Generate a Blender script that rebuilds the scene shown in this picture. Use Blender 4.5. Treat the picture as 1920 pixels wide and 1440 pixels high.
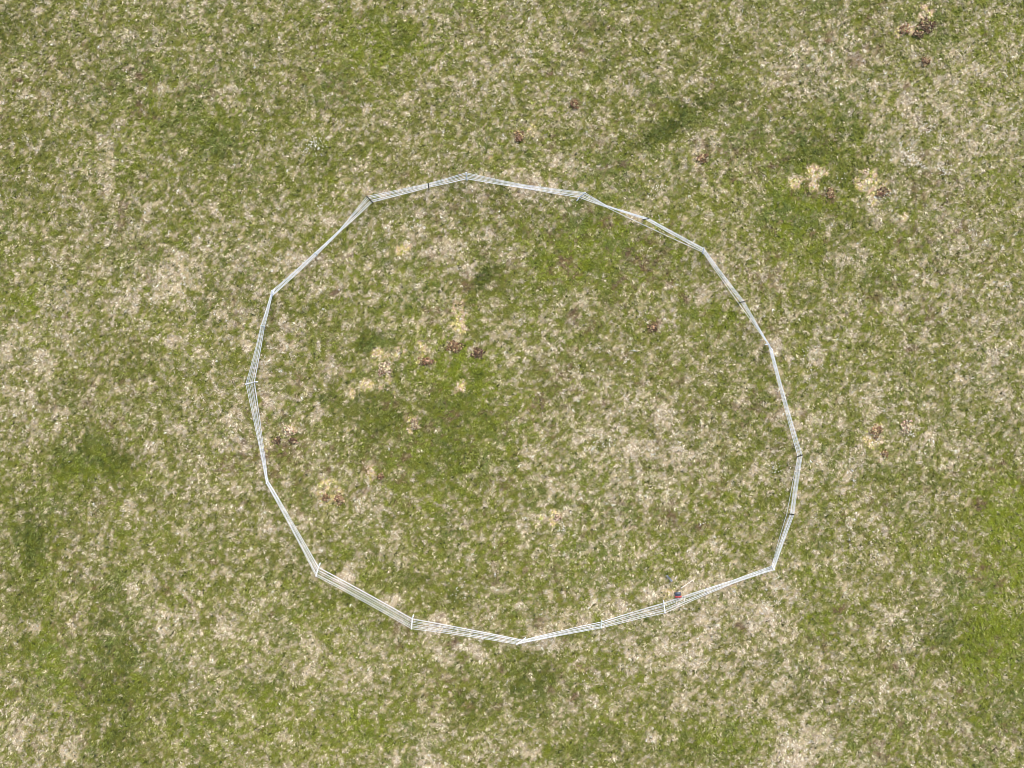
import bpy, bmesh, math, random
import numpy as np
from mathutils import Vector, Matrix
for o in list(bpy.data.objects): bpy.data.objects.remove(o)
SC = bpy.context.scene
COL = SC.collection

# ------------------------------------------------------------------ camera, sky, sun, exposure
H = 22.0                      # the drone hovers 22 m above the pasture, looking straight down
S = 0.017                     # metres of ground per pixel of the 1920 px wide photograph
cam_d = bpy.data.cameras.new('camera'); cam = bpy.data.objects.new('camera', cam_d); COL.objects.link(cam)
cam.location = (0, 0, H); cam.rotation_euler = (0, 0, 0)
cam_d.sensor_width = 36; cam_d.lens = 36 * H / (1920 * S); cam_d.clip_end = 6000
SC.camera = cam
SC.cycles.pixel_filter_type = 'BLACKMAN_HARRIS'; SC.cycles.filter_width = 1.05
SUN_EL, SUN_AZ = math.radians(50), math.radians(20)     # azimuth measured from +Y towards +X
w = bpy.data.worlds.new('World'); SC.world = w; w.use_nodes = True
nt = w.node_tree; bg = nt.nodes['Background']
sky = nt.nodes.new('ShaderNodeTexSky'); sky.sky_type = 'NISHITA'; sky.sun_disc = False
sky.sun_elevation = SUN_EL; sky.sun_rotation = SUN_AZ; sky.dust_density = 3.0; sky.ozone_density = 0.6
nt.links.new(sky.outputs[0], bg.inputs[0]); bg.inputs[1].default_value = 0.14
sd = bpy.data.lights.new('sun', 'SUN'); sd.energy = 1.5; sd.angle = math.radians(24); sd.color = (1.0, 0.965, 0.90)
so = bpy.data.objects.new('sun', sd); COL.objects.link(so)
dv = Vector((math.sin(SUN_AZ)*math.cos(SUN_EL), math.cos(SUN_AZ)*math.cos(SUN_EL), math.sin(SUN_EL)))
so.rotation_euler = dv.to_track_quat('Z', 'Y').to_euler(); so.location = (0, 0, 40)
SC.view_settings.view_transform = 'Standard'; SC.view_settings.look = 'None'
SC.view_settings.gamma = 1; SC.view_settings.exposure = 0.78; SC.view_settings.use_curve_mapping = False

# ------------------------------------------------------------------ helpers
def tag(o, label=None, cat=None, group=None, kind=None):
    if label: o['label'] = label
    if cat: o['category'] = cat
    if group: o['group'] = group
    if kind: o['kind'] = kind
    return o
def empty(name, loc=(0, 0, 0), rz=0):
    o = bpy.data.objects.new(name, None); COL.objects.link(o); o.location = loc; o.rotation_euler = (0, 0, rz)
    o.empty_display_size = 0.2
    return o
def link_bm(name, bm, mat, parent=None, smooth=True):
    me = bpy.data.meshes.new(name); bm.to_mesh(me); bm.free()
    me.materials.append(mat)
    if smooth:
        me.polygons.foreach_set('use_smooth', [True]*len(me.polygons))
    o = bpy.data.objects.new(name, me); COL.objects.link(o)
    if parent: o.parent = parent
    return o
def mat_plain(name, col, rough=0.6, noise=0.0, scale=20.0, spec=0.4, metal=0.0):
    m = bpy.data.materials.new(name); m.use_nodes = True; t = m.node_tree; b = t.nodes['Principled BSDF']
    b.inputs['Roughness'].default_value = rough; b.inputs['Specular IOR Level'].default_value = spec
    b.inputs['Metallic'].default_value = metal
    if noise > 0:
        tc = t.nodes.new('ShaderNodeTexCoord'); n = t.nodes.new('ShaderNodeTexNoise'); n.inputs['Scale'].default_value = scale
        n.inputs['Detail'].default_value = 5
        r = t.nodes.new('ShaderNodeValToRGB')
        r.color_ramp.elements[0].position = 0.3; r.color_ramp.elements[1].position = 0.7
        r.color_ramp.elements[0].color = tuple(max(0, c*(1-noise)) for c in col) + (1,)
        r.color_ramp.elements[1].color = tuple(min(1, c*(1+noise)) for c in col) + (1,)
        t.links.new(tc.outputs['Object'], n.inputs['Vector']); t.links.new(n.outputs[0], r.inputs[0])
        t.links.new(r.outputs[0], b.inputs['Base Color'])
    else:
        b.inputs['Base Color'].default_value = tuple(col) + (1,)
    return m
def mat_attr(name, rough=0.75, spec=0.15):
    m = bpy.data.materials.new(name); m.use_nodes = True; t = m.node_tree; b = t.nodes['Principled BSDF']
    b.inputs['Roughness'].default_value = rough; b.inputs['Specular IOR Level'].default_value = spec
    a = t.nodes.new('ShaderNodeAttribute'); a.attribute_name = 'tint'
    t.links.new(a.outputs['Color'], b.inputs['Base Color'])
    return m

def hash2(ix, iy, seed):
    h = (ix.astype(np.int64)*374761393 + iy.astype(np.int64)*668265263 + seed*2246822519) & 0xffffffff
    h = ((h ^ (h >> 13))*1274126177) & 0xffffffff
    h = ((h ^ (h >> 16))*2246822519) & 0xffffffff
    h = h ^ (h >> 15)
    return (h & 0xffffff).astype(np.float32)/float(0xffffff)
def vn(x, y, scale, seed):
    x = x/scale + seed*17.31; y = y/scale - seed*9.77
    ix = np.floor(x); iy = np.floor(y); fx = (x-ix).astype(np.float32); fy = (y-iy).astype(np.float32)
    fx = fx*fx*(3-2*fx); fy = fy*fy*(3-2*fy)
    a = hash2(ix, iy, seed); b = hash2(ix+1, iy, seed); c = hash2(ix, iy+1, seed); d = hash2(ix+1, iy+1, seed)
    return (a*(1-fx)+b*fx)*(1-fy) + (c*(1-fx)+d*fx)*fy - 0.5
def px2w(px, py, h=0.0):
    k = S*(H-h)/H
    return ((px-960)*k, (720-py)*k)

# ------------------------------------------------------------------ how the sward varies over the field
DRY = np.array([
 [4,5,5,5, 4,4,6,7, 5,5,5,5, 5,4,4,6],
 [4,4,5,6, 4,3,5,6, 5,5,5,4, 7,6,5,6],
 [4,6,4,4, 4,4,5,5, 5,3,6,5, 4,3,7,6],
 [4,5,5,5, 5,5,5,5, 5,4,4,5, 3,5,6,5],
 [5,5,6,7, 6,4,5,4, 4,4,5,6, 4,5,5,6],
 [7,5,4,5, 5,5,5,6, 5,4,4,5, 5,5,6,6],
 [6,5,5,7, 6,4,3,3, 6,7,6,5, 6,5,5,6],
 [5,2,5,6, 5,5,3,4, 6,7,6,5, 6,4,6,5],
 [3,6,5,4, 5,5,4,4, 5,5,5,5, 6,6,5,3],
 [4,6,5,7, 5,4,4,5, 5,7,7,5, 6,5,5,3],
 [4,5,3,6, 5,7,6,4, 4,5,6,6, 5,5,5,4],
 [7,6,3,5, 4,4,6,6, 5,4,3,5, 8,5,4,5]], dtype=np.float32)/10.0
# spots: (px, py, rx, ry, angle deg, dry, lush, brown, dark)   each is a change of what grows there
G = []
def spot(x, y, rx, ry=None, a=0, dry=0, lush=0, brown=0, dark=0, peach=0): G.append((x, y, rx, ry or rx, a, dry, lush, brown, dark, peach))
# lush dark clumps
for x, y, rx, ry, a, d in [(175,850,70,38,0,.9),(110,885,30,25,0,.6),(225,880,28,30,0,.7),(60,1010,22,50,0,.7),(215,1310,50,60,0,.6),(235,1400,40,40,0,.5),
    (1232,256,42,15,25,1.2),(1300,210,50,16,30,.7),(1375,110,32,24,0,.7),(1550,250,60,50,0,.6),(1610,330,40,25,0,.5),(1500,300,40,25,0,.5),
    (900,530,40,18,50,.8),(920,520,20,45,0,.6),(690,625,14,16,0,1.1),(688,648,14,10,0,1.3),(712,636,14,14,0,.9),(615,745,18,16,0,1.1),
    (1640,905,22,15,0,.7),(1740,895,20,15,0,.7),(1585,815,14,18,0,.7),(1670,895,20,10,0,.6),(1645,535,26,30,0,.5),(370,235,35,40,40,.4),(410,270,40,30,40,.5),
    (130,745,26,24,0,.5),(390,570,26,40,0,.5),(250,690,36,20,0,.5),(1110,50,60,20,0,.4),(760,70,30,25,0,.5),(660,280,30,20,0,.4),(480,1060,30,25,0,.2),
    (640,1120,30,20,0,.5),(750,1090,50,25,0,.5),(860,1120,40,25,0,.5),(870,1320,40,40,0,.5),(990,1270,40,40,0,.6),(1130,1370,25,14,0,.7),(1060,1420,40,20,0,.6),
    (1290,1400,60,30,0,.4),(1070,100,14,14,0,.3),(1120,1270,30,12,0,.4),(560,560,30,20,0,.3),(700,800,60,50,0,.4),(860,800,70,60,0,.4),(850,870,50,30,0,.3),
    (870,715,14,8,0,.7),(895,700,12,8,0,.7),(510,1290,40,30,0,.5),(1800,1200,60,60,0,.4),(1560,1180,30,30,0,.3),(740,75,30,30,0,.3),(1150,60,30,20,0,.3),
    (1260,820,14,14,0,.3),(1295,790,16,16,0,.4),(1190,800,14,12,0,.5),(1100,945,22,15,0,.5),(1170,960,24,14,0,.5),(240,1210,30,40,0,.4),(190,1190,30,30,0,.3),
    (210,1100,26,22,0,.5),(20,50,20,50,0,.5),(590,300,30,30,0,.4),(510,200,30,30,0,.2)]:
    spot(x, y, rx, ry, a, dry=-.20*d, dark=.45*d)
# bright yellow-green growth
for x, y, rx, ry, d in [(1490,400,45,35,1.2),(1570,380,30,20,.9),(1490,480,50,40,.7),(1350,600,40,25,.6),(1380,590,20,15,.7),(1880,950,50,60,.8),(1690,1000,20,25,.8),(1860,1210,50,60,.8),
    (1100,470,50,40,.6),(1050,500,40,50,.5),(860,680,60,30,.6),(900,300,40,20,.5),(700,85,60,40,.4),(830,100,40,30,.4),(160,880,50,30,.9),(110,1310,40,40,.8),(90,1230,40,50,.6),
    (1540,1180,30,30,.7),(1740,1050,40,30,.6),(700,1350,60,60,.6),(1370,1380,60,30,.6),(700,560,60,30,.6),(770,520,60,30,.5),(870,590,40,30,.5),(860,720,70,40,.4),
    (380,1370,60,40,.6),(40,560,40,40,.6),(880,0,60,40,.4),(1150,440,30,30,.6),(1240,960,20,20,.3),(1390,1000,30,20,.3),(640,1030,16,14,.9),(1350,960,60,30,.3),(1420,720,30,30,.2),
    (300,1000,20,20,.6),(300,120,30,20,.3),(420,220,50,50,.3),(1640,480,20,50,.4),(1160,115,20,10,.6),(460,1320,60,40,.6),(1830,80,60,40,.2)]:
    spot(x, y, rx, ry, 0, dry=-.10*d, lush=.6*d)
# broad bands of growth
for x, y, rx, ry, a, dr, lu, dk in [(205,1270,60,190,0,-.13,.2,.30),(1290,215,130,26,28,-.14,.1,.35),(1880,1150,80,260,0,-.10,.6,0),(60,1050,50,140,0,-.10,.2,.3),(830,790,170,120,-15,-.10,.2,.1),(380,230,120,110,0,-.08,.25,.1),
    (1530,330,110,110,0,-.10,.35,.15),(1560,1130,60,60,0,-.03,.2,0),(1130,470,140,70,0,-.09,.3,.1),(720,90,120,60,0,-.08,.3,.1),(1000,1290,120,60,0,-.08,.0,.35),(1200,870,170,130,0,.07,0,0),(1760,230,150,90,0,.08,0,-.1),(120,560,110,90,0,.05,.1,-.1),
    (330,560,110,90,0,.08,0,0),(820,480,100,70,0,.06,0,.1),(1350,1200,170,80,0,.07,-.2,0),(590,1240,130,60,0,.06,0,0),(640,1370,120,50,0,-.05,.3,0),(1380,1370,120,50,0,-.06,.3,0),(1500,1400,70,50,0,.05,0,-.2),(1560,120,140,60,0,.06,-.2,0),(870,30,130,60,0,.04,0,0)]:
    spot(x, y, rx, ry, a, dry=dr*.75, lush=lu*.85, dark=dk*.8)
# bare pale thatch
for x, y, r, d in [(795,362,22,.8),(690,356,12,1),(722,362,10,1),(985,352,26,.9),(1040,356,16,.8),(905,372,10,1),(880,355,10,.8),(912,330,12,.8),(950,320,12,.7),(1000,340,14,.6),(1180,396,18,.7),(1200,404,12,.8),(1215,425,10,.7),
    (1456,650,16,1.1),(1438,642,10,.8),(1450,690,12,.6),(1400,575,16,.6),(1345,490,16,.7),(1360,530,14,.6),(1330,480,14,.6),(1462,740,14,.9),(1468,778,14,1),(1494,797,11,1.1),(1500,770,12,.6),(1505,890,12,.7),(1480,905,14,.5),(1505,930,10,.8),
    (1480,875,14,.5),(1535,858,14,.5),(1578,920,12,.5),(1600,965,10,.7),(1580,920,10,.4),(1610,745,22,.7),(1630,730,14,.7),(1650,740,10,.6),(1530,655,10,.9),(1640,750,12,.4),
    (500,735,12,.8),(512,758,14,.9),(525,775,12,.6),(498,862,16,.8),(497,700,12,.5),(480,540,16,.8),(548,478,16,.7),(570,492,14,.6),(600,482,10,.9),(655,482,12,.9),(652,500,10,.5),(560,505,20,.4),(520,500,16,.5),
    (560,965,12,.8),(560,990,8,.8),(600,1060,10,.4),(500,985,20,.6),(640,1090,20,.7),(655,1080,14,.6),(740,1118,12,.9),(730,1130,14,.7),(750,1170,14,.3),(815,1172,20,1),(830,1165,16,1),(800,1182,14,.7),(860,1205,16,.6),(830,1230,18,.6),(690,1215,16,.5),(720,1218,14,.5),
    (890,1215,18,.9),(905,1190,14,.6),(940,1205,12,.6),(1025,1208,20,.9),(990,1215,14,.6),(1015,1180,20,.8),(1040,1178,14,.7),(1095,1168,14,1),(1060,1160,14,.5),(1085,1140,12,.5),(1110,1140,10,.7),(1140,1145,12,.9),(1170,1130,16,1),(1165,1135,10,.9),(1220,1115,14,.9),(1240,1100,10,.5),(1210,1108,10,.6),
    (1275,1108,14,1),(1290,1098,12,.7),(1248,1160,12,.5),(1185,1225,18,.9),(1250,1210,20,1),(1290,1230,24,1),(1320,1195,22,.9),(1340,1180,16,.8),(1310,1160,12,.6),(1330,1145,14,.4),(1400,1165,24,1),(1430,1150,20,.9),(1415,1130,14,.6),(1380,1120,14,.7),(1350,1085,18,.8),(1320,1098,14,.6),
    (1390,1222,10,1.1),(1410,1224,8,1.1),(1465,1105,22,1),(1450,1090,16,.8),(1480,1120,14,.7),(1445,1160,16,.9),(1470,1170,16,.7),(1440,1140,12,.7),(1370,1100,16,.6),(1270,1245,16,.6),(1230,1250,12,.5),(1180,1210,14,.5),(1160,1200,16,.3),
    (1245,790,18,1),(1230,780,14,.6),(1080,815,16,.8),(1125,800,14,.8),(1180,840,24,.8),(1220,840,14,.9),(1280,850,18,.8),(1300,855,14,.6),(1080,845,16,.7),(980,850,20,.5),(1000,845,16,.5),(1110,985,6,1),(1040,905,16,.6),(985,995,14,1),(975,985,14,.5),
    (1145,1040,12,1.1),(1345,1020,14,.9),(1310,1040,20,.5),(1330,825,16,.4),(1180,835,20,.4),(1050,1000,14,.4),(1110,960,12,.3),(1195,885,14,.4),(1260,930,16,.4),
    (1700,185,16,.9),(1690,170,10,.7),(1745,185,12,.8),(1703,220,12,1),(1722,232,14,.9),(1710,205,14,.6),(1770,210,16,.7),(1690,245,12,.7),(1730,200,20,.4),(1780,220,20,.5),(1700,290,14,.9),(1560,105,14,.9),(1480,125,20,.6),(1500,95,14,.5),(1550,75,12,.5),(1610,120,14,.8),(1620,60,10,.8),
    (1820,130,20,.8),(1850,130,20,.6),(1800,100,20,.6),(1780,110,14,.6),(1870,110,14,.4),(1860,250,20,.5),(1825,285,12,.6),(1890,285,14,.6),(1785,95,10,.5),
    (1030,170,10,.8),(1180,165,10,1.1),(1195,172,8,1.1),(1055,133,7,1),(1330,260,16,.8),(1345,245,14,.6),(1310,275,12,.8),(1310,150,16,.5),(1280,125,10,.6),(1150,65,12,.6),(990,115,16,.8),(1030,110,10,.6),(1120,60,14,.3),(1410,60,20,.4),(1380,10,20,.4),
    (1140,260,16,.5),(1080,310,20,.6),(1040,300,16,.7),(1130,265,14,.5),(1250,310,12,.6),(1310,300,12,.5),(1200,110,12,.3),(1265,95,12,.3),(1175,45,14,.5),
    (47,128,11,1.1),(48,184,9,1.1),(15,155,10,.9),(10,195,16,.7),(95,170,14,.8),(55,170,14,.6),(195,265,14,.6),(205,310,20,.9),(200,345,18,1.1),(145,325,12,.8),(100,335,10,.6),(250,70,20,.5),(230,70,16,.4),(130,28,12,.6),(140,20,12,.5),(385,50,12,.8),(390,10,14,.5),(440,0,14,.6),(415,180,20,.8),(430,165,16,.6),(470,100,20,.6),(455,200,14,.5),(400,135,14,.4),(305,300,14,.7),(270,255,16,.6),(310,170,16,.5),(280,305,12,.6),
    (455,90,10,.5),(300,165,12,.6),(115,570,14,1),(155,395,12,.8),(60,430,14,.7),(100,480,10,.5),(70,565,9,1.2),(85,580,14,.7),(25,620,14,.8),(120,635,12,1),(10,660,16,.9),(80,680,16,.8),(90,705,8,1),(210,575,20,.8),(240,560,24,.7),(245,570,14,.7),(215,455,14,.7),(190,505,12,.9),(245,475,18,.6),(250,440,14,.7),(278,392,12,.9),(275,420,16,.5),(225,375,14,.6),(330,480,20,.7),(355,480,18,.7),(300,505,20,.6),(330,520,24,.7),(360,530,18,.7),(310,550,20,.6),(290,540,20,.5),(410,400,14,.9),(400,385,12,.9),(465,390,10,.8),(440,570,16,.8),(435,600,20,.5),(445,495,10,.9),(475,460,14,.6),(330,640,16,.8),(320,650,10,.9),(380,655,14,.9),(385,665,12,.7),(465,650,10,.9),(155,540,14,.6),
    (110,800,6,1.2),(110,770,7,1),(60,800,14,.5),(130,825,16,.9),(140,815,12,.6),(205,822,12,.9),(140,900,14,.8),(180,900,14,.7),(100,955,16,.9),(110,965,14,.6),(65,895,14,.6),(60,865,14,.4),(250,940,14,.8),(240,948,12,.8),(235,965,8,1.2),(255,970,14,.7),(310,890,14,.7),(290,835,14,.7),(325,800,18,.9),(345,810,16,.7),(360,765,16,.7),(440,780,16,.6),(455,835,14,.8),(280,840,12,.7),(355,900,12,.6),(375,890,12,.6),(400,920,14,.5),(445,915,14,.7),(455,950,8,1.1),(340,995,10,.8),(160,740,14,.5),(50,735,16,.5),(20,735,14,.5),
    (270,1115,24,.9),(250,1110,14,.9),(310,1150,16,1),(325,1155,14,.8),(300,1190,20,.7),(310,1180,14,.7),(290,1145,14,.5),(120,1120,16,.6),(60,1180,14,.8),(100,1100,14,.5),(130,1405,18,.8),(150,1395,12,.7),(30,1375,20,.7),(35,1350,14,.6),(185,1295,10,.6),(200,1350,10,.7),(210,1340,14,.5),(365,1305,12,.9),(390,1265,14,.6),(400,1290,14,.4),(420,1175,24,.7),(430,1165,14,.6),(415,1325,12,.5),(470,1335,14,.7),(460,1250,14,.6),(360,1220,14,.5),
    (565,1255,20,.7),(580,1215,18,.6),(640,1275,16,.4),(690,1260,14,.7),(570,1265,14,.5),(610,1265,16,.5),(655,1330,10,.8),(645,1310,12,.4),(680,1295,14,.4),(740,1425,10,.6),(740,1425,20,.4),(810,1430,22,1.1),(745,1420,14,.7),(790,1430,14,.7),(590,1230,14,.4),(500,1430,16,.6),(540,1390,20,.5),(890,1375,14,.6),(900,1410,14,.5),(840,1310,10,.6),(910,1235,14,.7),
    (1125,1265,16,.8),(1185,1295,12,.8),(1060,1320,20,.7),(1105,1310,18,.8),(1280,1310,16,.8),(1270,1330,16,.6),(1310,1300,16,.4),(1390,1330,16,.6),(1350,1350,18,.6),(1400,1345,20,.5),(1220,1380,14,.7),(1230,1385,12,.7),(990,1420,16,.6),(975,1400,16,.5),(1040,1350,16,.4),(1350,1320,16,.4),
    (1512,1378,16,1.1),(1505,1425,18,1.2),(1480,1415,24,.9),(1540,1385,10,.9),(1465,1395,16,.7),(1455,1350,16,.6),(1510,1340,16,.6),(1500,1360,18,.5),(1450,1430,16,.8),(1525,1430,12,.7),(1470,1280,20,.7),(1455,1290,12,.7),(1680,1220,9,1.1),(1695,1210,12,.7),(1765,1280,12,.8),(1740,1295,12,.5),(1670,1150,16,.8),(1680,1155,14,.6),(1640,1180,12,.5),(1700,1175,10,.8),(1530,1225,14,.7),(1495,1110,10,1),(1520,1175,16,.4),(1570,1105,14,.7),(1620,1100,14,.6),(1690,1095,14,.8),(1750,1120,14,.6),(1650,1330,14,.6),(1660,1380,16,.7),(1720,1380,10,.8),(1760,1430,14,.9),(1810,1370,16,.8),(1900,1400,14,.7),(1880,1260,16,.5),(1645,1290,12,.5),
    (1720,845,16,.4),(1790,835,20,.8),(1825,835,16,.9),(1740,825,14,.8),(1750,810,12,.6),(1785,885,14,.9),(1775,865,14,.5),(1600,890,18,.9),(1590,865,16,.7),(1585,800,12,.7),(1530,790,14,.5),(1535,870,14,.5),(1870,735,20,.8),(1890,745,20,.7),(1850,850,14,.6),(1780,930,14,.6),(1660,995,14,.5),(1660,1000,10,.8),(1715,1030,10,.5),(1640,1040,12,.7),(1580,1055,14,.6),(1650,1045,12,.5),(1860,890,14,.5),
    (1600,475,20,.7),(1575,490,14,.8),(1560,440,16,.5),(1640,405,20,.7),(1600,385,12,.8),(1630,385,12,.8),(1650,390,14,.7),(1685,415,14,.9),(1790,420,12,.9),(1765,400,12,.6),(1820,455,14,.8),(1790,460,12,.6),(1740,530,14,.7),(1770,575,12,.9),(1780,540,16,.6),(1810,530,16,.5),(1880,540,18,.7),(1845,600,18,.7),(1860,610,14,.8),(1670,575,20,.8),(1690,580,16,.7),(1605,580,16,.8),(1710,560,14,.6),(1600,620,10,.8),(1575,605,16,.5),(1700,660,16,.7),(1730,625,14,.6),(1760,595,12,.6),(1860,655,16,.6),(1870,660,14,.5),(1850,700,18,.8),(1810,710,14,.7),(1530,670,14,.6),(1550,625,14,.5),
    (1320,550,20,.8),(1300,540,12,.6),(1295,570,12,.5),(1240,600,12,.9),(1250,590,10,.6),(1100,550,16,.8),(1110,565,14,.6),(1090,570,14,.6),(1020,605,14,.8),(1070,610,16,.6),(990,540,14,.6),(1010,600,12,.5),(1075,505,10,.5),(1125,435,10,.6),(1120,420,10,.5),(1260,520,18,.5),(1210,540,14,.5),(1280,640,20,.4),(1340,640,20,.5),(1020,680,14,.6),(1310,680,20,.5),(1160,640,20,.3),(1080,700,14,.5),(1400,600,14,.3),(1240,610,12,.5),(980,600,16,.6),
    (770,455,16,.4),(835,465,24,.8),(850,475,20,.6),(880,510,20,.7),(860,500,20,.5),(790,430,12,.9),(770,450,10,.7),(790,400,10,.5),(805,480,10,.4),(910,440,16,.5),(930,480,14,.7),(945,430,14,.5),(640,545,20,.8),(630,550,14,.6),(700,555,10,.7),(670,560,14,.7),(740,535,14,.4),(735,565,10,.8),(695,570,8,.9),(590,535,16,.6),(610,510,16,.5),(690,690,10,.5),(620,690,14,.5),(530,610,12,.8),(540,650,14,.6),(530,645,12,.6),(630,680,14,.6),(565,640,14,.4),(500,680,14,.7),(510,640,14,.5),(730,600,14,.6),(820,590,14,.5),(770,600,14,.5),(720,620,12,.5),(790,610,14,.4),(950,610,14,.6),(930,630,12,.5),(730,425,10,.5),(540,440,14,.5),(615,415,12,.7),(605,405,10,.7),
    (650,880,14,.5),(670,935,12,.8),(680,930,16,.6),(600,770,12,.8),(555,745,10,.9),(595,790,10,.6),(605,825,10,.7),(595,840,12,.5),(565,855,14,.5),(690,960,16,.7),(715,950,10,.8),(740,990,12,.4),(735,1005,10,.7),(740,1015,12,.6),(750,1050,14,.9),(745,1065,12,.8),(870,1035,16,.6),(930,1065,16,.6),(935,875,12,.6),(920,880,10,.6),(730,830,8,.7),(735,827,8,.9),(820,805,7,.8),(790,775,10,.8),(840,910,10,.5),(880,980,12,.4),(900,1010,12,.4),(655,1060,12,.6),(650,1075,12,.8),(580,905,8,.4),(540,905,10,.5),(940,720,16,.4),(950,790,10,.6),(930,760,14,.5)]:
    near = abs(math.hypot((x-985)/517, (y-768)/440)-1) < .10; spot(x, y, r, r*.8, (x*7+y*3) % 180, dry=(.40 if near else .22)*d)
# reddish brown earth and dead clover
for x, y, rx, ry, d in [(1190,490,26,12,.8),(1180,470,20,12,.6),(1215,510,40,14,.8),(1250,515,30,10,.7),(1170,520,16,10,.8),(1130,420,18,14,.5),(1105,395,10,8,.9),(1145,415,20,12,.7),(1105,440,14,10,.6),(1045,440,12,10,.7),(1060,410,10,8,.7),(1055,490,14,12,.7),(1060,500,10,14,.6),
    (1150,570,18,18,.6),(1155,535,10,8,.9),(1225,615,16,10,1.0),(1200,610,10,8,.7),(1105,617,12,6,.9),(1110,600,10,10,.6),(1075,590,14,12,.6),(1080,580,12,10,.5),(1325,590,14,10,.7),(1285,560,14,12,.8),(1310,545,14,10,.5),(1270,505,14,8,.6),(1060,690,14,8,.5),(1010,680,16,16,.5),
    (1140,760,14,12,.5),(1222,780,12,8,.7),(1260,965,12,10,.8),(1262,980,10,8,.7),(1315,990,20,8,.8),(1200,865,14,10,.5),(1040,730,14,8,.8),(1130,770,30,20,.3),(1000,745,30,20,.35),(1020,770,30,20,.3),
    (635,548,12,8,.9),(627,552,8,6,1.1),(577,517,8,6,.8),(875,535,18,14,.6),(815,585,18,12,.6),(950,495,14,10,.6),(935,540,14,8,.5),(800,610,10,8,.3),(570,700,24,12,.35),(600,690,26,14,.3),
    (780,955,10,8,.2),(765,860,10,8,.8),(855,775,14,8,.6),(840,790,14,8,.5),(835,748,8,6,.9),(735,740,8,6,.9),(610,880,10,6,.6),(520,845,30,12,.8),(700,815,12,8,.6),
    (160,85,10,8,.7),(100,120,16,14,.5),(125,130,16,10,.5),(40,152,8,5,1),(265,130,20,12,.4),(270,140,12,8,.7),(175,145,8,6,.7),(265,205,24,10,.6),(300,205,14,10,.4),(195,35,16,10,.5),(285,15,8,6,.5),(240,130,10,8,.5),(310,405,8,6,.5),(280,215,14,10,.4),(600,75,16,14,.5),(635,100,14,10,.4),(640,165,16,8,.4),(800,212,16,12,.3),(870,60,24,20,.45),(910,70,14,10,.4),
    (1105,48,12,12,.8),(1145,55,10,8,.9),(1088,98,8,6,1.1),(1030,138,6,5,1.1),(1076,195,12,12,1.0),(1028,140,10,14,.5),(1330,155,12,12,.7),(1165,310,18,10,.8),(1130,320,16,8,.5),(1315,300,14,10,.5),(1375,338,10,8,.9),(1270,335,10,8,.6),(1270,15,10,14,.5),
    (1552,70,16,12,.7),(1505,72,14,8,.6),(1470,140,24,14,.6),(1600,115,16,14,.6),(1620,35,12,10,.6),(1450,312,10,8,1.1),(1478,300,6,5,1),(1696,160,5,8,1.3),(1722,162,4,3,1.2),(1845,65,5,4,1.2),
    (1555,370,12,14,1.0),(1550,448,10,8,.8),(1525,440,10,8,.7),(1685,455,12,6,1),(1670,420,10,6,.7),(1710,655,12,8,1.1),(1765,415,24,8,.5),(1800,425,12,6,.7),(1822,465,8,6,.7),(1595,655,14,8,.2),(1450,615,14,8,.8),(1465,672,8,6,.7),(1640,640,14,8,.5),(1500,525,12,8,.4),(1600,445,14,12,.4),(1770,500,14,12,.5),(1585,595,14,14,.3),
    (1835,945,14,14,.8),(1838,950,8,6,1),(1875,865,14,10,.7),(1850,1055,24,10,.7),(1700,1140,14,10,.4),(1580,1140,14,8,1.2),(1570,1145,10,6,1.1),(1730,1202,8,5,1.1),(1745,1215,12,5,1),(1650,1215,20,10,.6),(1675,1250,10,10,.9),(1855,1265,10,8,.8),(1915,1285,8,6,1.1),(1800,1300,14,10,.6),(1560,1290,16,12,.6),(1490,1300,14,10,.4),(1870,1325,14,8,.5),(1660,1420,16,14,.4),(1830,1130,20,20,.4),
    (1010,1165,12,12,.9),(1010,1135,8,8,.3),(1090,1245,16,8,.7),(1095,1260,12,12,.6),(1385,1175,12,10,.8),(1400,1185,10,8,.7),(1250,1330,6,5,1.1),(1173,1335,4,4,1),(1075,1310,14,12,.8),(1085,1300,10,8,.6),(1040,1350,20,14,.4),(1270,1410,20,10,.6),(1310,1415,14,8,.4),(1150,1390,16,8,.4),
    (845,1208,14,10,.8),(860,1200,10,8,.7),(800,1250,14,8,.6),(935,1245,3,3,2.2),(940,1255,5,10,1),(510,1152,8,6,1),(880,1325,14,16,.7),(930,1325,16,12,.7),(925,1390,10,8,.4),(690,1290,16,12,.4),
    (270,745,10,8,.9),(225,785,14,10,.4),(230,790,8,8,.8),(420,863,10,8,1),(450,970,14,10,.4),(185,940,12,14,.6),(210,930,14,8,.5),(180,1100,12,6,.8),(185,1260,20,12,.6),(215,1275,20,14,.5),(310,1110,18,10,.6),(400,1350,14,10,.7),(370,1150,30,10,.4),(350,1125,8,6,.8),(80,880,16,12,.3),(400,1050,12,8,.7),(330,440,14,10,.4),(280,520,16,14,.3),(355,700,14,10,.4),(45,395,12,10,.5),
    (405,790,14,12,.4),(125,595,5,4,1.4),(430,1340,14,8,.4),(20,600,14,14,.2),(215,660,16,10,.4),(200,570,14,10,.2),(260,650,14,14,.3)]:
    spot(x, y, rx*.9, ry*.9, (x*5+y) % 180, dry=.0, brown=.8*d)
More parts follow.
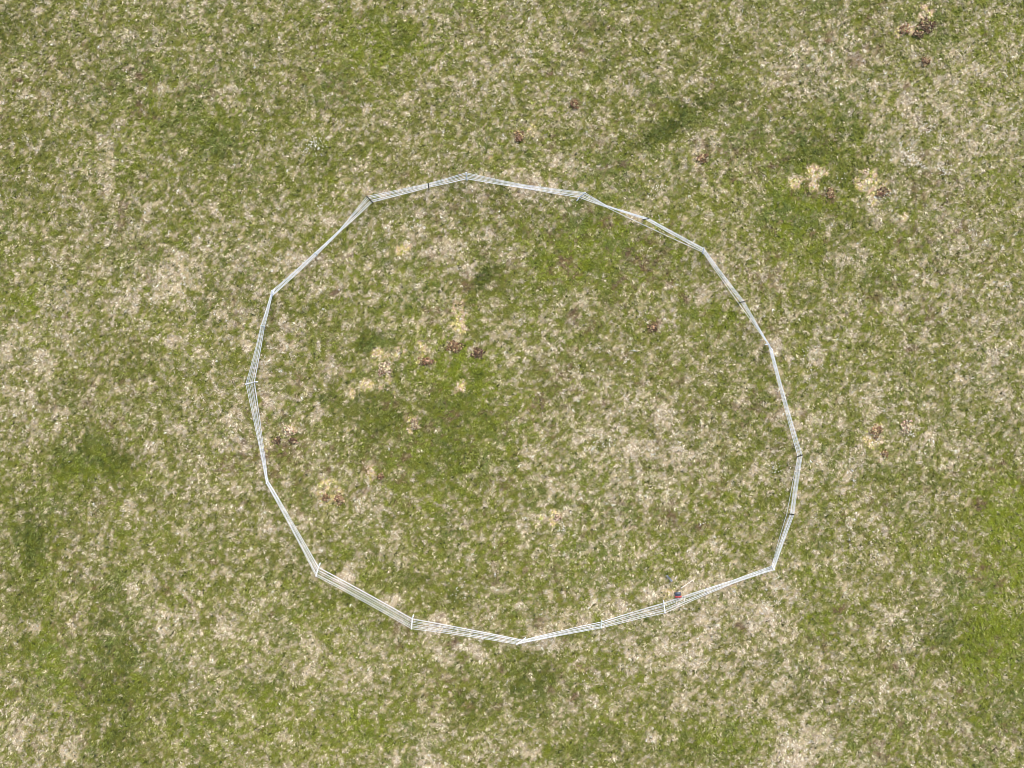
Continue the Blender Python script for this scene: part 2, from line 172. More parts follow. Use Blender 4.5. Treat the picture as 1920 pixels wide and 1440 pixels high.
# yellowed, peach coloured dead tufts round the old pats
for x, y, rx, ry, d in [(1630,335,14,22,1.2),(1645,360,12,12,1.2),(1615,345,14,10,1),(1665,350,10,7,.9),(1640,370,14,8,.8),(1494,340,10,12,1.1),(1484,344,10,8,.9),(1524,325,14,14,1.1),(1541,322,7,8,.9),(1526,350,6,9,.9),(1738,28,12,7,1.2),(1730,15,10,5,.6),(1692,58,10,16,.9),
    (1637,818,16,10,1.1),(1628,830,14,6,.9),(1645,805,7,12,.7),(1655,860,10,6,1),(1655,848,8,6,.6),(1700,795,8,7,.8),(620,925,20,18,1.1),(605,935,12,16,.9),(610,905,16,8,.9),(632,925,12,10,.7),(695,888,14,8,1),(545,805,10,10,1.1),(500,835,10,12,.9),(530,802,8,6,.6),
    (774,790,9,12,1.1),(765,808,8,6,.8),(705,665,14,8,.9),(725,670,18,10,.5),(750,660,10,8,.9),(700,675,16,6,.7),(690,725,8,14,1.0),(687,720,12,14,.6),(708,728,8,8,.7),(742,738,5,5,.9),(725,700,10,12,.3),(800,660,14,10,.6),(790,645,10,6,.8),(785,675,7,5,.7),(720,720,14,10,.5),(660,735,12,8,.8),(665,690,8,8,.5),
    (860,608,14,10,1.0),(862,615,9,8,.8),(870,580,20,14,.5),(885,565,7,5,.7),(855,590,14,10,.5),(755,468,12,8,1),(765,462,8,8,.8),(862,727,11,9,1),(866,722,7,5,.7),(918,288,8,6,1.1),(920,295,5,10,.8),(997,245,5,12,.8),(965,258,8,8,.5),(1305,298,16,6,.5),(1700,407,8,5,1),(1694,410,5,3,.6),
    (1040,965,8,8,1),(1046,972,9,6,1),(1018,965,6,6,.8),(1008,980,5,5,.7),(1035,980,10,5,.5),(1430,1080,6,4,.4),(1374,1098,6,4,.6),(1250,1108,8,10,.5),(580,925,4,4,.3),(720,1185,4,3,.5),(655,805,10,8,.3)]:
    d *= 1.35 if x > 1000 else .85; spot(x, y, rx*1.0, ry*1.0, (x*3+y) % 180, dry=.15*d, peach=1.5*d)

# trodden, paler strip where the fence line is walked
def fields(x, y, fine=True):
    """x, y world metres -> dryness, lush, brown, dark, peach"""
    wx = x + .10*vn(x, y, .28, 61) + .04*vn(x, y, .09, 62); wy = y + .10*vn(x, y, .28, 63) + .05*vn(x, y, .11, 64)
    px = wx/S + 960; py = 720 - wy/S
    gx = np.clip(px/120 - .5, 0, 14.999); gy = np.clip(py/120 - .5, 0, 10.999)
    ix = gx.astype(int); iy = gy.astype(int); fx = gx-ix; fy = gy-iy
    D = (DRY[iy, ix]*(1-fx)+DRY[iy, ix+1]*fx)*(1-fy) + (DRY[iy+1, ix]*(1-fx)+DRY[iy+1, ix+1]*fx)*fy
    D = .490 + (D-.5)*.32
    ang = 2.2*vn(x, y, 1.4, 90)
    u = x*np.cos(ang)+y*np.sin(ang); v = -x*np.sin(ang)+y*np.cos(ang)
    D += .07*vn(x, y, 1.1, 1) + .08*vn(x, y, .5, 2) + .24*vn(wx, wy, .20, 3)
    D += .62*vn(wx, wy, .105, 4) + .60*vn(u*.7, v*1.4, .058, 5)
    L = .35*vn(x, y, 2.6, 10) + .3*vn(x, y, .8, 11) + .6*vn(wx, wy, .2, 12)
    B = np.clip(2.0*(.6*vn(x, y, 1.7, 20) + .7*vn(wx, wy, .35, 21) + 1.1*vn(wx, wy, .11, 22)) - .74, 0, .7)
    K = .25*vn(x, y, 2.0, 30) + .35*vn(wx, wy, .35, 31) + .9*vn(wx, wy, .10, 32)
    P = np.clip(1.6*(vn(wx, wy, .6, 40) + vn(wx, wy, .18, 41)) - 1.0, 0, .35)
    for (cx, cy, rx, ry, a, dr, lu, br, dk, pe) in G:
        R = max(rx, ry)*2.2
        m = np.nonzero((np.abs(px-cx) < R) & (np.abs(py-cy) < R))[0]
        if len(m) == 0: continue
        ca, sa = math.cos(math.radians(a)), math.sin(math.radians(a))
        dx = px[m]-cx; dy = -(py[m]-cy)
        q = ((dx*ca+dy*sa)/rx)**2 + ((-dx*sa+dy*ca)/ry)**2
        g = np.exp(-q*q*.55)
        if dr: D[m] += g*dr
        if lu: L[m] += g*lu
        if br: B[m] += g*br*np.clip(.8+2.2*vn(wx[m], wy[m], .10, 56), 0, 1.5)
        if dk: K[m] += g*dk
        if pe: P[m] += g*pe*np.clip(.75+2.6*vn(wx[m], wy[m], .13, 55), 0, 1.5)
    return D, L, B, K, P
def gz(x, y):
    return .10*vn(x, y, 6.0, 70) + .05*vn(x, y, 1.7, 71) + .03*vn(x, y, .45, 72)
def lerp(a, b, t): return a*(1-t)[:, None] + b*t[:, None]
C3 = lambda *c: np.array(c, dtype=np.float32)[None, :]
def palette(x, y, rs, D, L, B, K, P, soft=.10, rnd=.13, sig=.24):
    n = len(x)
    p = 1/(1+np.exp(-(D + rnd*rs.standard_normal(n) - .53)/soft))
    g = lerp(C3(.192, .202, .044), C3(.205, .250, .022), np.clip(.35+1.1*L, 0, 1))
    g = lerp(g, C3(.095, .118, .025), np.clip(K*1.0+.12, 0, 1))
    g = lerp(g, C3(.140, .182, .052), np.clip(-.15+1.2*(vn(x, y, 1.3, 95)+vn(x, y, .3, 96)), 0, .55))
    s = lerp(C3(.335, .308, .118), C3(.675, .572, .425), np.clip((D-.45)*1.9 + .35*rs.random(n), 0, 1))
    s = lerp(s, C3(.40, .36, .17), np.clip(L*.6, 0, .6))
    c = lerp(g, s, p)
    c = lerp(c, C3(.20, .135, .080), np.clip(B*.95, 0, .92)*(rs.random(n) < .25+.8*np.clip(B, 0, 1)))
    pk = lerp(C3(.84, .62, .46), C3(.74, .62, .25), (rs.random(n) < .4).astype(np.float32)); pk = lerp(pk, C3(.36, .40, .07), (rs.random(n) < .12).astype(np.float32))
    c = lerp(c, pk, np.clip(P, 0, 1)*(rs.random(n) < .1+.85*np.clip(P, 0, 1)))
    c = c*np.exp((.45+.55*np.clip(p, 0, 1))*sig*rs.standard_normal(n))[:, None]
    c = np.where((rs.random(n) < .016)[:, None], C3(.045, .055, .022), c)
    return np.clip(c, .01, .85)

# ------------------------------------------------------------------ ground, one sheet to the horizon
def build_ground():
    def axis(inner, step):
        a = list(np.arange(-inner, inner+1e-6, step)); st = step
        out = [a[-1]]
        while out[-1] < 2500: st *= 1.35; out.append(out[-1]+st)
        pos = out[1:]; return np.array([-v for v in pos[::-1]] + a + pos)
    X = axis(27.0, .075); Y = axis(23.0, .075)
    nx, ny = len(X), len(Y)
    gx, gy = np.meshgrid(X, Y); x = gx.ravel(); y = gy.ravel()
    z = gz(x, y)
    far = np.clip((np.hypot(x, y)-60)/400, 0, 1); z = z + far*6*vn(x, y, 300, 75)
    me = bpy.data.meshes.new('ground'); me.vertices.add(nx*ny)
    me.vertices.foreach_set('co', np.stack([x, y, z], 1).astype(np.float32).ravel())
    i = (np.arange(ny-1)[:, None]*nx + np.arange(nx-1)[None, :]).ravel()
    q = np.stack([i, i+1, i+nx+1, i+nx], 1).astype(np.int32)
    me.loops.add(q.size); me.loops.foreach_set('vertex_index', q.ravel())
    me.polygons.add(len(q)); me.polygons.foreach_set('loop_start', np.arange(0, q.size, 4, dtype=np.int32))
    me.polygons.foreach_set('use_smooth', np.ones(len(q), dtype=bool))
    rs = np.random.default_rng(5)
    c = palette(x, y, rs, *fields(x, y), soft=.10, rnd=.05, sig=.2)*np.array([[.72, .68, .58]])
    at = me.color_attributes.new('tint', 'FLOAT_COLOR', 'POINT')
    at.data.foreach_set('color', np.concatenate([c, np.ones((len(c), 1))], 1).astype(np.float32).ravel())
    me.update(); me.validate()
    m = mat_attr('turf_thatch', .9, .05); t = m.node_tree; b = t.nodes['Principled BSDF']
    a = [n for n in t.nodes if n.type == 'ATTRIBUTE'][0]
    tc = t.nodes.new('ShaderNodeTexCoord'); n = t.nodes.new('ShaderNodeTexNoise'); n.inputs['Scale'].default_value = 28
    n.inputs['Detail'].default_value = 7; n.inputs['Roughness'].default_value = .7; n.inputs['Distortion'].default_value = 1.5
    r = t.nodes.new('ShaderNodeMapRange'); r.inputs[1].default_value = .3; r.inputs[2].default_value = .7; r.inputs[3].default_value = .45; r.inputs[4].default_value = 1.35
    mx = t.nodes.new('ShaderNodeVectorMath'); mx.operation = 'SCALE'
    t.links.new(tc.outputs['Object'], n.inputs['Vector']); t.links.new(n.outputs[0], r.inputs[0])
    t.links.new(a.outputs['Color'], mx.inputs[0]); t.links.new(r.outputs[0], mx.inputs['Scale']); t.links.new(mx.outputs[0], b.inputs['Base Color'])
    me.materials.append(m)
    o = bpy.data.objects.new('ground', me); COL.objects.link(o); tag(o, kind='structure')
build_ground()

# ------------------------------------------------------------------ grass blades (uncountable: one object)
def build_grass(NT=290000, NB=6):
    """tufts: each a fan of leaning blades that share colour and lie"""
    rs = np.random.default_rng(11)
    tx = rs.uniform(-18.6, 18.6, NT); ty = rs.uniform(-14.6, 14.6, NT)
    ox = rs.uniform(-27, 27, 230000); oy = rs.uniform(-23, 23, 230000)      # sparser, longer grass past the edge of the frame
    m = (np.abs(ox) > 18.6) | (np.abs(oy) > 14.6); ox = ox[m]; oy = oy[m]; big = np.concatenate([np.ones(NT), np.full(len(ox), 1.5)])
    tx = np.concatenate([tx, ox]); ty = np.concatenate([ty, oy]); NT = len(tx)
    D, L, B, K, P = fields(tx, ty)
    tc = palette(tx, ty, rs, D, L, B, K, P)
    tth = 6.0*vn(tx, ty, .6, 80) + 4.0*vn(tx, ty, .22, 81) + rs.normal(0, .9, NT)
    tz = gz(tx, ty) + rs.uniform(0, .035, NT)*(1+.6*np.clip(K, -.5, 1)); tl = big*rs.uniform(.04, .12, NT)*(1+.3*np.clip(K, -.3, .6))
    tel = rs.uniform(2, 26, NT) + 12*np.clip(K, 0, 1)
    rep = lambda a: np.repeat(a, NB)
    N = NT*NB
    x = rep(tx) + rs.normal(0, .012, N); y = rep(ty) + rs.normal(0, .012, N)
    c = np.repeat(tc, NB, 0)*np.exp(.13*rs.standard_normal(N))[:, None]
    th = rep(tth) + rs.normal(0, .42, N)
    le = rep(tl)*rs.uniform(.6, 1.25, N); wd = rep(big)*rs.uniform(.003, .0085, N)
    el = np.radians(rep(tel) + rs.uniform(-3, 8, N))
    dx, dy = np.cos(th), np.sin(th)
    z0 = rep(tz) + rs.uniform(-.004, .006, N)
    bx, by = -dy*wd, dx*wd
    tip = np.stack([x+dx*le*np.cos(el), y+dy*le*np.cos(el), z0+le*np.sin(el)], 1)
    p0 = np.stack([x-bx, y-by, z0], 1); p1 = np.stack([x+bx, y+by, z0], 1)
    V = np.stack([p0, tip, p1], 1).reshape(-1, 3).astype(np.float32)
    me = bpy.data.meshes.new('grass'); me.vertices.add(3*N); me.vertices.foreach_set('co', V.ravel())
    me.loops.add(3*N); me.loops.foreach_set('vertex_index', np.arange(3*N, dtype=np.int32))
    me.polygons.add(N); me.polygons.foreach_set('loop_start', np.arange(0, 3*N, 3, dtype=np.int32))
    at = me.attributes.new('tint', 'FLOAT_COLOR', 'FACE')
    at.data.foreach_set('color', np.concatenate([np.clip(c, .01, .85), np.ones((N, 1))], 1).astype(np.float32).ravel())
    me.update()
    me.materials.append(mat_attr('grass_blades', .7, .12))
    o = bpy.data.objects.new('grass', me); COL.objects.link(o)
    tag(o, 'short patchy pasture grass, green mixed with dry straw coloured blades', 'grass', kind='stuff')
build_grass()

# ------------------------------------------------------------------ materials of the objects
M_CORD = mat_plain('white_polycord', (.80, .82, .83), .55, .06, 6)
M_WHITE = mat_plain('white_plastic', (.86, .88, .92), .4, .04, 8)
M_BLACK = mat_plain('black_plastic', (.035, .038, .035), .5, .3, 10)
M_PALE = mat_plain('weathered_plastic', (.60, .70, .70), .5, .08, 10)
M_STEEL = mat_plain('galvanised_steel', (.55, .56, .57), .35, .15, 30, metal=.8)

def tube(bm, pts, r, seg=8, cap=True):
    rings = []
    n = len(pts); P = [Vector(p) for p in pts]
    for i, p in enumerate(P):
        d = (P[min(i+1, n-1)]-P[max(i-1, 0)]).normalized()
        u = d.cross(Vector((0, 0, 1)));
        if u.length < 1e-3: u = d.cross(Vector((1, 0, 0)))
        u.normalize(); v = d.cross(u)
        rr = r[i] if isinstance(r, (list, tuple)) else r
        rings.append([bm.verts.new(p + rr*(math.cos(2*math.pi*k/seg)*u + math.sin(2*math.pi*k/seg)*v)) for k in range(seg)])
    for a, b in zip(rings, rings[1:]):
        for k in range(seg): bm.faces.new((a[k], a[(k+1) % seg], b[(k+1) % seg], b[k]))
    if cap: bm.faces.new(rings[0][::-1]); bm.faces.new(rings[-1])
def bbox(bm, c, sx, sy, sz, rot=None, bev=0):
    r = bmesh.ops.create_cube(bm, size=1.0)
    vs = r['verts']
    for v in vs: v.co = Vector((v.co.x*sx, v.co.y*sy, v.co.z*sz))
    if bev:
        es = list({e for v in vs for e in v.link_edges})
        rb = bmesh.ops.bevel(bm, geom=es, offset=bev, segments=2, affect='EDGES'); vs = list({v for f in rb['faces'] for v in f.verts} | {v for v in vs if v.is_valid})
    for v in vs:
        if rot: v.co = rot @ v.co
        v.co += Vector(c)

# ------------------------------------------------------------------ the electric netting fence
HT, HB = 1.02, .10            # heights of top and bottom strands
# (top px, bottom px, tread px or None, kind)   kind: white / black / pale / None = no post there, strands only
NODES = [
 ((688,368),(698,379),None,'black'),
 ((803,344),(803.6,351.5),None,'black'),
 ((873.8,324),(875.5,335.5),(876,339),'white'),
 ((980,346),(980,352.5),None,None),
 ((1096.8,361.2),(1086.5,370.5),(1081,377),'white'),
 ((1137,385),(1135.5,388),None,None),
 ((1216.5,409.5),(1207,411.5),None,'black'),
 ((1319.5,465.5),(1317.7,473),(1318,476),'white'),
 ((1395.5,565.5),(1387,567),None,'black'),
 ((1448,656),(1440.5,646),(1434,646),'white'),
 ((1504.2,853),(1496,856),None,'black'),
 ((1488.6,965),(1481,963.7),None,'black'),
 ((1451.3,1068.5),(1446.8,1061.3),None,'white'),
 ((1379.4,1092),(1379,1086.3),None,None),
 ((1247,1149),(1244.5,1130.5),(1244,1125),'white'),
 ((1127,1177.5),(1128,1166),(1128.3,1162),'pale'),
 ((969,1207.8),(980.5,1200),(986.3,1194),'white'),
 ((771.5,1178.8),(773,1160),(776,1152),'white'),
 ((592.5,1080),(597,1063.5),(600.8,1055),'white'),
 ((499.3,906),(501.8,900),(502,897),'white'),
 ((461,720.3),(477,716.4),(484,716),'white'),
 ((489.4,610.3),(496,612.6),None,'pale'),
 ((509.8,545),(510.3,555),(514.8,541),'white'),
 ((590.3,474),(594.3,478),None,'pale'),
 ((636,431.5),(638.3,433.6),None,None),
]
SKIP0 = {6: (0, 1), 8: (0, 1)}     # strands that bypass the post and run straight on
NS = 8
FR = [0, .07, .27, .34, .55, .75, .82, 1.0]
def w3(p, h):
    X, Y = px2w(p[0], p[1], h); return Vector((X, Y, h))
fence = empty('electric_fence', (0, 0, 0))
tag(fence, 'white multi strand electric netting fence ring on stakes round the pasture', 'fence')
strand_pts = []
n = len(NODES)
for k in range(NS):
    f = FR[k]; ks = []
    for i, (T, Bm, F, kind) in enumerate(NODES):
        if k in SKIP0.get(i, ()): continue
        t = f if k in (0, NS-1) else min(.95, max(.04, f + .03*math.sin(2.3*i+1.9*k)))
        px = (Bm[0]+(T[0]-Bm[0])*t, Bm[1]+(T[1]-Bm[1])*t); h = HB + (HT-HB)*t
        if i == 11 and k == 0: px = (1475.6, 962.5)
        ks.append((i, w3(px, h)))
    strand_pts.append(ks)
def strand_curve(ks, k):
    """slightly sagging runs between supports; returns list of (segment param, point)"""
    out = []; rnd = random.Random(40+k); rs_ = random.Random(7)
    for j in range(len(ks)):
        (i0, a), (i1, b) = ks[j], ks[(j+1) % len(ks)]
        L = (b-a).length; ndiv = max(6, int(L/.28)); span = (i1-i0) % n
        sag = .012*L + rs_.uniform(-.003, .006)*L + rnd.uniform(-.001, .001)*L
        for q in range(ndiv):
            t = q/ndiv; p = a.lerp(b, t); p.z -= 4*sag*t*(1-t)
            p += Vector((rnd.uniform(-1, 1), rnd.uniform(-1, 1), rnd.uniform(-1, 1)))*.002*(1 if q else 0)
            p.z = max(p.z, .07)
            out.append((i0 + t*span, p))
    out.append((n+0.0, out[0][1].copy()))
    return out
curves = []
for k in range(NS):
    cv = strand_curve(strand_pts[k], k); curves.append(cv)
    bm = bmesh.new(); tube(bm, [p for _, p in cv], (.0062, .0056, .0048, .0048, .0048, .0048, .0048, .0062)[k], 6, cap=False)
    link_bm('strand', bm, M_CORD, fence)
def at_param(cv, s):
    for (s0, a), (s1, b) in zip(cv, cv[1:]):
        if s0 <= s <= s1: return a.lerp(b, 0 if s1 == s0 else (s-s0)/(s1-s0))
    return cv[-1][1]
bm = bmesh.new(); rnd = random.Random(3)
for i in range(n):
    a = strand_pts[NS-1][i][1]; b = strand_pts[NS-1][(i+1) % n][1]
    m = max(2, int((b-a).length/.165))
    for q in range(1, m):
        s = i+q/m
        P = [at_param(cv, min(n, s+rnd.uniform(-.002, .002))) for cv in curves]
        tube(bm, P, .0009, 4, cap=False)
tag(link_bm('vertical_string', bm, M_CORD, fence), kind='stuff')
# stakes
for i, (T, Bm, F, kind) in enumerate(NODES):
    if kind is None: continue
    t3 = w3(T, HT); b3 = w3(Bm, HB); d = (t3-b3).normalized()
    foot = b3 - d*(HB+.05)/max(.3, d.z); top = t3 + d*.035
    r = .0155 if kind == 'white' else .0135 if kind == 'pale' else .0155
    mat = {'white': M_WHITE, 'black': M_BLACK, 'pale': M_PALE}[kind]
    bm = bmesh.new(); tube(bm, [foot, foot.lerp(top, .5), top-d*.01, top], [r, r*.95, r*.9, r*.55], 10)
    for k in range(NS):            # moulded clips that hold each strand
        c = b3.lerp(t3, FR[k]); tube(bm, [c-d*.009, c+d*.009], r*1.35, 8)
    po = link_bm('post', bm, mat, fence)
    if kind == 'black': po['label'] = 'thin black stake of the netting'
    if kind == 'pale': po['label'] = 'pale weathered stake of the netting'
    bm = bmesh.new(); g = foot + Vector((0, 0, -.10)); tube(bm, [foot+d*.03, g], [.005, .002], 6); link_bm('ground_spike', bm, M_STEEL, po)
    if F:
        e = w3(F, .05); a = b3.lerp(foot, .4); dd = (e-a)
        if dd.length > .02:
            sd_ = dd.cross(Vector((0, 0, 1))).normalized(); bm = bmesh.new()
            pr = [a, a.lerp(e, .6)+Vector((0, 0, .012)), e]
            tube(bm, pr, [.017, .022, .012], 8); link_bm('tread', bm, mat, po)

# ------------------------------------------------------------------ old cow pats
M_PAT = mat_attr('dung_crumbs', .95, .1)
M_DUNG, M_CRUST, M_DDUNG = 1, 2, 0
MIX = {0: ((.060,.040,.026), (.105,.070,.045), (.19,.135,.085), (.44,.35,.20)),
       1: ((.10,.062,.036), (.19,.120,.070), (.27,.19,.11), (.50,.39,.22)),
       2: ((.17,.12,.08), (.34,.27,.18), (.52,.43,.30), (.66,.58,.42))}
def pat(px, py, rx, ry, a, mix, label, seed):
    x, y = px2w(px, py); z = float(gz(np.array([x]), np.array([y]))[0])
    rnd = random.Random(seed); bm = bmesh.new(); cl = bm.faces.layers.float_color.new('tint')
    ca, sa = math.cos(math.radians(a)), math.sin(math.radians(a)); lobe = rnd.choice((2, 3, 3, 4)); ph0 = rnd.uniform(0, 6)
    def shape(t): return .78+.34*math.sin(lobe*t+ph0)*math.cos(t*1.0+2*ph0)
    for i in range(int(40 + rx*ry*1.1)):
        t = rnd.uniform(0, 2*math.pi); q = rnd.random()**.6*shape(t)*1.15
        u, v = q*rx*1.2*S*math.cos(t), q*ry*1.2*S*math.sin(t)
        s = rnd.uniform(.012, .038)*(1.2-.45*q)
        r = bmesh.ops.create_icosphere(bm, subdivisions=1, radius=1)
        rot = Matrix.Rotation(rnd.uniform(0, 6.28), 3, 'Z')
        sx, sy, sz = s*rnd.uniform(.8, 2.0), s*rnd.uniform(.6, 1.2), s*rnd.uniform(.35, .8)
        for w_ in r['verts']:
            c = w_.co*(1+rnd.uniform(-.2, .2)); c = rot @ Vector((c.x*sx, c.y*sy, c.z*sz))
            w_.co = c + Vector((u*ca-v*sa, u*sa+v*ca, .03*max(0, 1-q)+.035+rnd.uniform(-.003, .003)))
        k = rnd.choices(range(4), (.34, .34, .20, .12))[0]; col = tuple(c_*w_*rnd.uniform(.85, 1.15) for c_, w_ in zip(MIX[mix][k], (1.02, .99, .90))) + (1,)
        for w_ in r['verts']:
            for f in w_.link_faces: f[cl] = col
    c0 = bm.verts.new((0, 0, .045)); ring = []
    for j in range(26):
        t = 2*math.pi*j/26; q = shape(t)+rnd.uniform(-.09, .09)
        u, v = q*rx*S*.85*math.cos(t), q*ry*S*.85*math.sin(t)
        ring.append((bm.verts.new((u*ca*.6-v*sa*.6, u*sa*.6+v*ca*.6, .038+rnd.uniform(-.008, .008))), bm.verts.new((u*ca-v*sa, u*sa+v*ca, .0))))
    for j in range(26):
        a0, a1 = ring[j], ring[(j+1) % 26]
        for f in (bm.faces.new((c0, a0[0], a1[0])), bm.faces.new((a0[0], a0[1], a1[1], a1[0]))):
            f[cl] = tuple(c_*rnd.uniform(.75, 1.25) for c_ in MIX[mix][1]) + (1,)
    o = link_bm('cow_pat', bm, M_PAT, smooth=False); o.location = (x, y, z+.012)
    tag(o, label, 'cow pat', 'old cow pats on the pasture')
PATS = [
 (1735,50,14,12,20,M_DDUNG,'largest dark brown crumbling cow pat, nearest the top right corner'),
 (1694,58,8,10,0,M_DUNG,'tan brown cow pat just left of the dark pat near the top right corner'),
 (1719,66,9,6,0,M_DDUNG,'small dark cow pat below and between the two pats near the top right corner'),
 (1733,117,8,7,0,M_DUNG,'small brown cow pat alone below the cluster in the top right corner'),
 (1652,362,13,8,10,M_DDUNG,'dark purplish cow pat beside a peach coloured dead patch, outside the fence at right'),
 (1556,362,7,10,0,M_DUNG,'reddish brown cow pat between two yellowed clumps, outside the fence at upper right'),
 (1315,298,10,7,20,M_DUNG,'brown cow pat just outside the upper right of the fence ring'),
 (974,257,9,11,0,M_DUNG,'greenish brown crumbly cow pat above the topmost fence post'),
 (852,650,13,11,0,M_DUNG,'round reddish brown cow pat near the middle of the ring'),
 (896,662,12,9,-25,M_DDUNG,'dark earth brown cow pat right of the round reddish one in the ring'),
 (800,678,13,7,0,M_DUNG,'flat wide brown cow pat left of the round reddish one in the ring'),
 (722,690,11,13,0,M_CRUST,'greyish bleached cow pat left of centre in the ring'),
 (552,826,8,5,-15,M_DDUNG,'small dark cow pat right of the pale crumbs near the left fence'),
 (520,826,8,6,20,M_DDUNG,'small dark cow pat nearest to the left side of the fence'),
 (543,806,10,9,0,M_CRUST,'pale yellowish crumbled cow pat close inside the left side of the fence'),
 (637,936,9,9,20,M_DUNG,'brown cow pat right of the yellow green patch in the lower left of ring'),
 (612,932,7,6,0,M_DUNG,'little brown cow pat within the yellow green patch in the lower left of ring'),
 (715,892,7,5,0,M_DUNG,'small brown cow pat with pale crumbs, lower left of the ring centre'),
 (778,796,7,8,0,M_CRUST,'small bleached straw coloured cow pat alone left of the ring centre'),
 (1641,808,12,9,30,M_DUNG,'reddish cow pat with peach crust outside the right side of the fence'),
 (1698,800,11,12,0,M_CRUST,'grey white speckled cow pat farthest right of the fence'),
 (1658,850,6,6,0,M_DUNG,'small brown cow pat below the reddish one outside the right fence side'),
 (1046,968,7,6,0,M_CRUST,'small peach cow pat in the lower middle of the ring'),
 (1224,614,9,6,0,M_DDUNG,'low dark reddish cow pat in the upper right of the ring'),
 (1077,198,7,8,0,M_DUNG,'small dark brown cow pat high above the fence near the top middle'),
]
for i, (px, py, rx, ry, a, m_, lb) in enumerate(PATS): pat(px, py, rx, ry, a, m_, lb, 100+i)

# ------------------------------------------------------------------ daisies: uncountable small white heads
def build_daisies():
    rs = np.random.default_rng(77); pts = []
    for cx, cy, r, k in [(592,268,12,60),(598,280,20,40),(575,285,12,20),(1708,300,16,70),(1703,285,12,40),(1766,318,16,70),(1733,245,18,40),(1725,312,8,25),(1765,262,10,25),(1690,270,8,14),
                         (1140,830,18,40),(1115,825,14,26),(1272,838,12,30),(1052,990,8,26),(1452,877,12,35),(1705,805,12,36),(860,1115,22,36),(1230,415,18,25),(1235,350,14,20),(1225,360,12,15),
                         (1695,1300,14,12),(1590,1310,10,16),(1455,1125,10,16),(1510,655,8,10),(1520,700,12,18),(1100,1270,14,14),(1315,980,8,14),(1360,905,14,8),(150,620,12,14),(235,960,8,8),(240,140,8,8),(1340,155,10,12),(1660,365,10,14),(1580,335,10,14),(790,1240,14,10),(1480,1380,30,30),(600,385,8,10),(1080,690,14,12),(1170,685,30,14)]:
        for _ in range(int(k*.7)): pts.append((cx+rs.normal(0, r*.55), cy+rs.normal(0, r*.55), rs.uniform(.010, .019)))
    for _ in range(520): pts.append((rs.uniform(0, 1920), rs.uniform(0, 1440), rs.uniform(.008, .017)))
    bm = bmesh.new()
    for px, py, r in pts:
        x, y = px2w(px, py); z = float(gz(np.array([x]), np.array([y]))[0]) + rs.uniform(.05, .085)
        c = bm.verts.new((x, y, z+.004)); k = 7; ph = rs.uniform(0, 6)
        vs = [bm.verts.new((x+r*(1 if j % 2 else .72)*math.cos(ph+math.pi*j/k), y+r*(1 if j % 2 else .72)*math.sin(ph+math.pi*j/k), z+rs.uniform(-.002, .003))) for j in range(2*k)]
        for j in range(2*k): bm.faces.new((c, vs[j], vs[(j+1) % (2*k)]))
        b0 = bm.verts.new((x+.002, y, z-.06)); b1 = bm.verts.new((x-.002, y, z-.06)); bm.faces.new((b0, b1, c))
    o = link_bm('daisies', bm, mat_plain('petals', (.74, .72, .62), .7, .05, 3), smooth=False)
    tag(o, 'tiny white daisy and clover heads scattered through the grass', 'flowers', kind='stuff')
build_daisies()

# ------------------------------------------------------------------ things lying by the fence
def ground_at(px, py):
    x, y = px2w(px, py); return x, y, float(gz(np.array([x]), np.array([y]))[0])
M_RED = mat_plain('red_housing', (.50, .075, .07), .4, .08, 14)
M_GREY = mat_plain('slate_housing', (.10, .12, .16), .45, .12, 14)
x, y, z = ground_at(1269.5, 1112.5)
en = empty('fence_energiser', (x, y, z+.03), math.radians(4))
tag(en, 'small red and dark grey fence energiser box on the grass inside the ring', 'energiser')
bm = bmesh.new(); bbox(bm, (0, .012, .055), .185, .125, .11, bev=.018)
for v in bm.verts:
    if v.co.z > .08: v.co.x *= .80
link_bm('housing', bm, M_GREY, en)
bm = bmesh.new(); bbox(bm, (0, -.062, .055), .20, .055, .115, Matrix.Rotation(math.radians(0), 3, 'Z'), .012); link_bm('front_panel', bm, M_RED, en)
bm = bmesh.new(); tube(bm, [(-.05, .03, .10), (-.045, .03, .135), (.045, .03, .135), (.05, .03, .10)], .008, 8); link_bm('handle', bm, M_BLACK, en)
for sx in (-1, 1):
    bm = bmesh.new(); tube(bm, [(sx*.06, -.085, .045), (sx*.06, -.112, .045)], .011, 10); link_bm('terminal', bm, M_BLACK, en)
bm = bmesh.new(); bbox(bm, (0, -.02, .004), .205, .16, .012, bev=.003); link_bm('base', bm, M_BLACK, en)
# lead from the energiser up to the net
bm = bmesh.new(); e0 = Vector((x+.05, y-.11, z+.07)); e1 = at_param(curves[2], 13.72)
tube(bm, [e0.lerp(e1, t)+Vector((.01*math.sin(9*t), 0, -.10*t*(1-t)*4*.5)) for t in np.linspace(0, 1, 9)], .0022, 6)
tag(link_bm('lead_wire', bm, M_BLACK), 'thin dark lead wire from the energiser box to the fence strands', 'wire')
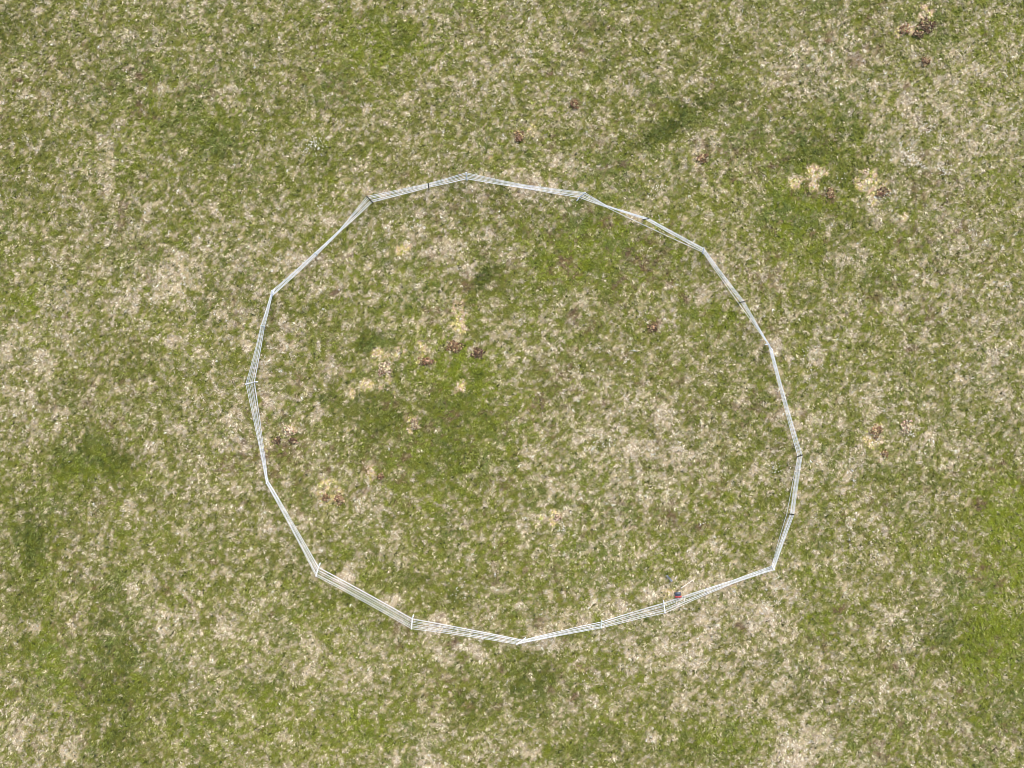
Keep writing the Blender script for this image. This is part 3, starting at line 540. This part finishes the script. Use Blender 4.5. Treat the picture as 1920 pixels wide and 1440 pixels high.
# pale rod
x0, y0, z0 = ground_at(1275, 1101); x1, y1, z1 = ground_at(1297.5, 1085.5)
bm = bmesh.new(); a = Vector((x0, y0, z0+.07)); b = Vector((x1, y1, z1+.075))
tube(bm, [a, a.lerp(b, .04), a.lerp(b, .9), b], [.013, .013, .011, .004], 8)
tag(link_bm('spare_stake', bm, mat_plain('cream_plastic', (.74, .70, .60), .5, .08, 8)), 'spare cream white stake lying loose on the grass beside the energiser', 'stake')
# crumpled grey foil sheet
def crumple(px, py, lx, ly, ang, mat, name, label, cat, seed, parent=None):
    x, y, z = ground_at(px, py); bm = bmesh.new(); rr = random.Random(seed); nx, ny = 12, 6
    g = [[None]*(ny+1) for _ in range(nx+1)]
    for i in range(nx+1):
        for j in range(ny+1):
            u = (i/nx-.5)*lx; v = (j/ny-.5)*ly*(1-.35*abs(math.sin(i*1.3+seed)))
            g[i][j] = bm.verts.new((u+rr.uniform(-.006, .006), v+rr.uniform(-.006, .006), .095+rr.uniform(-.02, .02)+.015*math.sin(i*2.1)*math.cos(j*1.7)))
    for i in range(nx):
        for j in range(ny): bm.faces.new((g[i][j], g[i+1][j], g[i+1][j+1], g[i][j+1]))
    bmesh.ops.solidify(bm, geom=bm.faces[:], thickness=.003)
    o = link_bm(name, bm, mat, smooth=False); o.location = (x, y, z); o.rotation_euler = (0, 0, math.radians(ang)); tag(o, label, cat); return o
crumple(1253, 1082, .25, .07, -48, mat_plain('grey_blue_plastic', (.50, .53, .58), .35, .35, 30, .5), 'plastic_wrapper', 'crumpled grey blue plastic wrapper lying in the grass above the energiser', 'wrapper', 4)
crumple(1257, 1086.5, .07, .06, -30, mat_plain('white_plastic_film', (.85, .87, .93), .3, .05, 20, .6), 'plastic_scrap', 'small bright white plastic scrap at the end of the grey blue wrapper', 'scrap', 8)
crumple(1253.5, 1092.5, .05, .04, 30, mat_plain('cream_scrap', (.72, .72, .60), .5, .1, 20), 'paper_scrap', 'tiny cream scrap just below the grey blue wrapper', 'scrap', 9)
